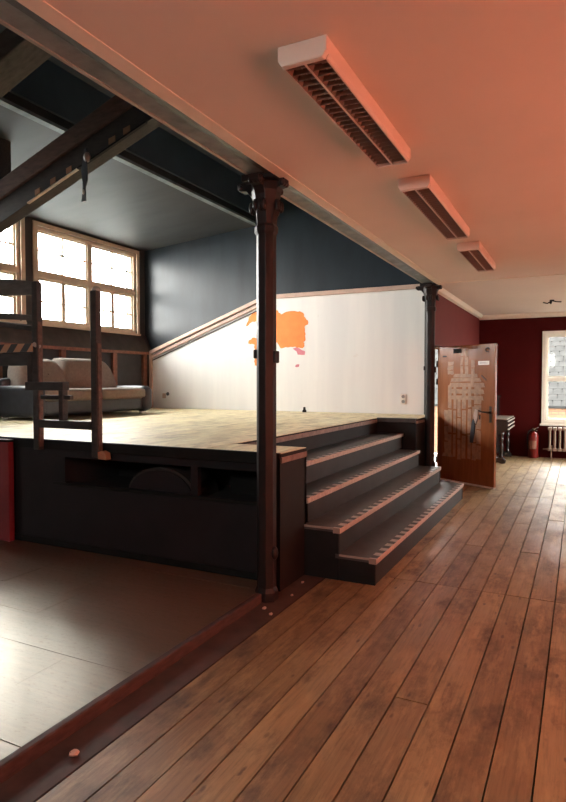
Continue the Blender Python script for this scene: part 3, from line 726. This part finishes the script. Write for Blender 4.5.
mb = MB(); mb.lathe([(.05, 0), (.03, .02), (.02, .06), (.03, .12), (.015, .16)], (px1+.01, y0-.01, 1.0), 12); mb.build('finial', M['ebony'], t, smooth=True)

t = thing('fire_extinguisher', (-.785, 12.27, 0), 'red fire extinguisher standing on the floor by back wall', 'fire extinguisher')
c = (-.785, 12.27, 0)
mb = MB(); mb.lathe([(.085, 0), (.092, .01), (.092, .40), (.085, .44), (.06, .475), (.03, .49), (.026, .51)], c, 24); mb.build('cylinder', M['ext_red'], t, smooth=True)
mb = MB(); mb.lathe([(.028, .505), (.028, .55), (.015, .56)], c, 14); mb.build('valve', M['brass'], t, smooth=True)
mb = MB(); mb.bar((-.80, 12.25, .545), (-.70, 12.22, .575), .022, .012); mb.bar((-.80, 12.25, .525), (-.71, 12.22, .525), .022, .01); mb.build('handle', M['chrome'], t, bevel=.003)
mb = MB(); mb.tube([(-.81, 12.26, .53), (-.87, 12.24, .50), (-.895, 12.23, .38), (-.885, 12.22, .22), (-.88, 12.22, .16)], .011, 8); mb.build('hose', M['black'], t, smooth=True)
mb = MB(); n = 12; vs = []; fs = []
for k in range(n+1):
    a = -PI*.92+PI*.62*k/n
    for r in (.0925, .0945):
        for z in (.17, .33): vs.append((c[0]+r*math.cos(a), c[1]+r*math.sin(a), z))
    if k:
        o = 4*(k-1); fs += [(o+2, o+6, o+7, o+3), (o, o+1, o+5, o+4), (o+1, o+3, o+7, o+5), (o, o+4, o+6, o+2)]
fs += [(0, 2, 3, 1), (4*n, 4*n+1, 4*n+3, 4*n+2)]
mb.add(vs, fs); tag(mb.build('label_band', M['redwood'], t), 'worn dull red label')

t = thing('radiator', (-.02, 12.27, 0), 'cream ribbed radiator below the back window', 'radiator')
for k in range(12):
    x = -.50+k*.085
    mb = MB()
    for yy in (12.20, 12.27):
        mb.tube([(x, yy, .17), (x, yy, .56)], .020, 8)
    mb.box(x-.034, x+.034, 12.175, 12.295, .535, .59); mb.box(x-.034, x+.034, 12.175, 12.295, .15, .20)
    mb.build('fin', M['rad'], t, bevel=.010, smooth=False)
for x in (-.475, .40):
    mb = MB(); mb.tube([(x, 12.235, 0), (x, 12.235, .16)], .014, 8); mb.build('foot', M['rad'], t, smooth=True)
mb = MB(); mb.tube([(-.62, 12.235, .175), (-.50, 12.235, .175), (.5, 12.235, .175)], .014, 8); mb.build('pipe', M['rad'], t, smooth=True)
mb = MB(); mb.tube([(-.475, 12.235, .16), (-.475, 12.235, .25)], .022, 8); mb.build('valve', M['rad'], t, smooth=True)

# ------------------------------------------------------------------ sofa on the stage
sf = thing('sofa', (-6.4, 6.4, SH), 'long taupe sofa with blue-black leather arms below the stage windows', 'sofa')
def softbox(x0, x1, y0, y1, z0, z1, r, n=5):
    """rounded box with slight crown"""
    mb = MB(); m = 12; vs = []; idx = {}; fs = []
    c = ((x0+x1)/2, (y0+y1)/2, (z0+z1)/2); h = ((x1-x0)/2, (y1-y0)/2, (z1-z0)/2)
    def put(p):
        k = tuple(round(q, 4) for q in p)
        if k not in idx: idx[k] = len(vs); vs.append(k)
        return idx[k]
    for ax in range(3):
        for sg in (-1, 1):
            g = []
            for i in range(m+1):
                row = []
                for j in range(m+1):
                    q = [0, 0, 0]; q[ax] = sg*h[ax]; a, b = (ax+1) % 3, (ax+2) % 3
                    def tt(k, hh):
                        t = -1+2*k/m; return math.copysign(hh-(hh)*(1-abs(t))**1.6 if False else abs(t)*hh, t)
                    q[a] = tt(i, h[a]); q[b] = tt(j, h[b])
                    core = [max(-h[k]+r, min(h[k]-r, q[k])) for k in range(3)]
                    d = Vector([q[k]-core[k] for k in range(3)])
                    if d.length > 1e-9:
                        d = d.normalized()*r
                    row.append(put([c[k]+core[k]+d[k] for k in range(3)]))
                g.append(row)
            for i in range(m):
                for j in range(m):
                    f = [g[i][j], g[i+1][j], g[i+1][j+1], g[i][j+1]]
                    if len(set(f)) == 4: fs.append(f if sg > 0 else f[::-1])
    mb.add(vs, fs); return mb
mb = softbox(-6.80, -6.06, 5.30, 7.40, SH+.05, SH+.27, .04); mb.build('base', M['sofa_dark'], sf, smooth=True)
mb = softbox(-6.84, -6.03, 5.26, 5.42, SH+.035, 1.395, .05); mb.build('arm', M['sofa_dark'], sf, smooth=True)
mb = softbox(-6.84, -5.99, 7.28, 7.50, SH+.035, 1.385, .10); mb.build('arm', M['sofa_dark'], sf, smooth=True)
mb = softbox(-6.86, -6.70, 5.30, 7.45, SH+.04, 1.50, .06); mb.build('back_frame', M['sofa_dark'], sf, smooth=True)
for (a, b) in ((5.40, 6.36), (6.365, 7.31)):
    mb = softbox(-6.68, -5.985, a, b, SH+.235, 1.355, .055); mb.build('seat_cushion', M['sofa_grey'], sf, smooth=True)
for (a, b, zt) in ((5.42, 6.24, 1.76), (6.10, 7.26, 1.79)):
    # rounded back cushion leaning back
    prof = []
    for k in range(25):
        t = k/24; y = a+(b-a)*t
        e = min(1, (t if True else 0)/.14, (1-t)/.30)
        z = 1.30+(zt-1.30)*math.sqrt(max(0, 1-(1-max(0, e))**2))
        prof.append((y, z))
    mb = MB(); n = len(prof); vs = []; fs = []
    lay = [(-6.80, .90), (-6.72, 1.0), (-6.60, 1.0), (-6.50, .965), (-6.455, .88)]
    for x, s_ in lay:
        for (y, z) in prof: vs.append((x + (1.30-z)*.16*(1 if x > -6.75 else 0.6), (a+b)/2+(y-(a+b)/2)*s_, 1.30+(z-1.30)*s_))
        for (y, z) in reversed(prof): vs.append((x, (a+b)/2+(y-(a+b)/2)*s_, 1.24))
    q = 2*n
    for i in range(len(lay)-1):
        for k in range(q): fs.append((i*q+k, i*q+(k+1) % q, (i+1)*q+(k+1) % q, (i+1)*q+k))
    fs += [tuple(range(q-1, -1, -1)), tuple(range((len(lay)-1)*q, len(lay)*q))]
    mb.add(vs, fs); bc = mb.build('back_cushion', M['sofa_grey'], sf, smooth=True)
    mb = MB(); mb.sphere(((-6.49), (a+b)/2+.04, 1.55), .014, 8, 6); mb.build('button', M['sofa_grey'], bc, smooth=True)
for (x, y) in ((-6.08, 5.33), (-6.10, 7.34), (-6.75, 5.36), (-6.75, 7.38)):
    mb = MB(); mb.box(x-.03, x+.03, y-.06, y+.06, SH+.002, SH+.038); mb.build('foot', M['chrome'], sf, bevel=.005)

# ------------------------------------------------------------------ black step stand at the stage front
t = thing('step_stand', (-4.2, 3.62, .87), 'black wooden step stand with tall posts and striped tread on stage front', 'steps')
ya, yb = 3.56, 3.62
def part(name, x0, x1, z0, z1, mat='timber_dark', y0=ya, y1=yb, bev=.005):
    mb = MB(); mb.box(x0, x1, y0, y1, z0, z1); return mb.build(name, M[mat], t, bevel=bev)
part('post', -4.125, -4.065, .875, 2.285); part('post', -3.475, -3.415, .845, 2.165)
mb = MB(); mb.box(-4.066, -4.060, ya+.01, yb-.01, .90, 1.95); tag(mb.build('bare_edge', M['timber'], t), 'reddish bare post edge')
mb = MB(); mb.box(-3.415, -3.405, ya+.01, yb-.01, .875, 1.75); tag(mb.build('bare_edge', M['timber'], t), 'reddish bare post edge')
mb = MB(); mb.sphere((-3.445, 3.60, 2.175), (.034, .034, .03), 10, 6); mb.build('post_cap', M['edge'], t, smooth=True)
def tread(x0, x1, z0, z1, y1, name='tread', mat='timber_dark'):
    return part(name, x0, x1, z0, z1, mat, 3.545, 3.618)
tread(-4.06, -3.475, 1.065, 1.13, 3.95)
part('support_rail', -4.06, -3.72, 1.30, 1.335, y0=3.58, y1=3.62)
tread(-4.20, -3.765, 1.375, 1.445, 3.95)
part('tread_leg', -3.83, -3.785, 1.13, 1.375)
part('tread_leg', -4.19, -4.145, 1.445, 1.69)
tread(-4.9, -4.10, 1.70, 1.765, 3.95)
part('front_stripe', -4.9, -4.10, 1.698, 1.767, 'hazard', 3.538, 3.5455, 0)
part('tread_rail', -4.9, -4.14, 1.585, 1.69, 'timber_dark', 3.58, 3.61)
mb = MB(); mb.bar((-4.10, 3.545, 1.765), (-4.06, 3.59, 1.735), .02, .035); tag(mb.build('worn_end', M['edge'], t, bevel=.008), 'worn pale tread end')
mb = MB(); mb.prism([(-5.0, 2.405), (-4.07, 2.285), (-4.11, 2.18), (-5.0, 2.215)], 'y', 3.59, 3.625); mb.build('hand_board', M['timber_grey'], t, bevel=.006)
mb = MB(); mb.prism([(-5.0, 2.10), (-4.125, 2.005), (-4.125, 1.965), (-5.0, 2.025)], 'y', 3.585, 3.62); mb.build('hand_board', M['timber_grey'], t, bevel=.005)
mb = MB(); mb.prism([(-5.0, 2.03), (-4.125, 1.915), (-4.125, 1.87), (-5.0, 1.985)], 'y', 3.58, 3.62); mb.build('lower_board', M['timber_dark'], t, bevel=.005)
mb = MB(); mb.prism([(-3.41, .835), (-3.325, .83), (-3.33, .885), (-3.375, .90), (-3.41, .89)], 'y', 3.56, 3.62); tag(mb.build('foot_block', M['tan'], t, bevel=.006), 'small orange-brown wood block')
t2 = thing('door_stop', (-3.95, 8.70, SH), 'tiny black peg standing on the stage deck by white wall', 'peg')
mb = MB(); mb.lathe([(.035, 0), (.032, .03), (.018, .05), (.022, .075), (.008, .085)], (-3.95, 8.70, SH+.001), 12); mb.build('knob', M['black'], t2, smooth=True)

# crumbs of plaster by the threshold
random.seed(21)
for (x, y, r, lab) in ((-1.78, 3.31, .014, 'small plaster crumb just in front of the column foot'), (-1.70, 3.245, .012, 'plaster crumb farthest right in front of the column'),
                       (-1.77, 3.87, .011, 'pale plaster crumb on floor beside the stage side panel'), (-1.725, 3.60, .010, 'plaster crumb beside the column, before the stage'), (-1.735, 1.67, .017, 'pinkish crumb on dark edge board near threshold at left')):
    mb = MB(); n = 7
    mb.sphere((x, y, r*.62), (r, r*1.3, r*.62), n, 5)
    mb.v = [(a+random.uniform(-.2, .2)*r, b+random.uniform(-.2, .2)*r, max(0, c_+random.uniform(-.15, .15)*r)) for a, b, c_ in mb.v]
    tag(mb.build('plaster_crumb', M['plaster'], None, origin=(x, y, 0)), lab, 'crumb', 'plaster crumbs by the threshold')

# ------------------------------------------------------------------ house outside the back window
t = thing('neighbour_house', (0, 18, -4), 'neighbouring house with grey tiled roof outside the back window', 'house')
mb = MB(); mb.box(-9, 9, 17.05, 26, -4, .80); mb.build('wall', M['brick'], t)
mb = MB()
n = 26
for k in range(n):
    y = 17.0+k*.16; z = .80+k*.15
    x = -9.0+(k % 2)*.11
    mb.prism([(y, z), (y+.22, z+.185), (y+.22, z+.155), (y, z-.045)], 'x', -9, 9)
    if k < 20:
        while x < 4: 
            mb.prism([(y-.004, z+.012), (y+.20, z+.196), (y+.20, z+.16), (y-.004, z-.02)], 'x', x, x+.195); x += .22
rf = mb.build('roof', M['rooftile'], t)

mb = MB(); mb.box(-60, 60, -60, 80, -4.2, -4.0)
struct('ground', mb, M['beam'], None, 'dark ground far below the windows outside', 'ground')

# ------------------------------------------------------------------ camera, light
cam = bpy.data.cameras.new('camera'); co = bpy.data.objects.new('camera', cam); COL.objects.link(co)
co.location = (0, 0, 1.45); co.rotation_euler = (math.radians(90-1.883), 0, math.radians(26.47))
cam.sensor_fit = 'VERTICAL'; cam.sensor_height = 36; cam.lens = 36*597.4/802; cam.clip_start = .02; cam.clip_end = 200
SC.camera = co

W = bpy.data.worlds.new('sky'); SC.world = W; W.use_nodes = True
bg = W.node_tree.nodes['Background']; bg.inputs['Color'].default_value = (1.0, .99, .94, 1); bg.inputs['Strength'].default_value = 42.0
def portal(name, loc, rot, sx, sy):
    l = bpy.data.lights.new(name, 'AREA'); l.shape = 'RECTANGLE'; l.size = sx; l.size_y = sy; l.cycles.is_portal = True
    o = bpy.data.objects.new(name, l); COL.objects.link(o); o.location = loc; o.rotation_euler = rot
for i, (a, b) in enumerate(WIN): portal('sky_portal', (XW-.28, (a+b)/2, (ZS+ZT)/2), (0, -PI/2, 0), ZT-ZS, b-a)
for (a, b, z0, z1) in BW: portal('sky_portal', ((a+b)/2, YB+.33, (z0+z1)/2), (-PI/2, 0, 0), b-a, z1-z0)
for (a, b, z0, z1) in NW: portal('sky_portal', ((a+b)/2, YN-.25, (z0+z1)/2), (PI/2, 0, 0), b-a, z1-z0)
for (a, b, z0, z1) in RW: portal('sky_portal', (XR+.32, (a+b)/2, (z0+z1)/2), (0, PI/2, 0), z1-z0, b-a)
portal('sky_portal', (-2.71, 11.8, 1.3), (-PI/2, 0, 0), 1.2, 2.5)
SC.view_settings.view_transform = 'Standard'; SC.view_settings.look = 'None'; SC.view_settings.gamma = 1
SC.view_settings.use_curve_mapping = False; SC.view_settings.exposure = 0
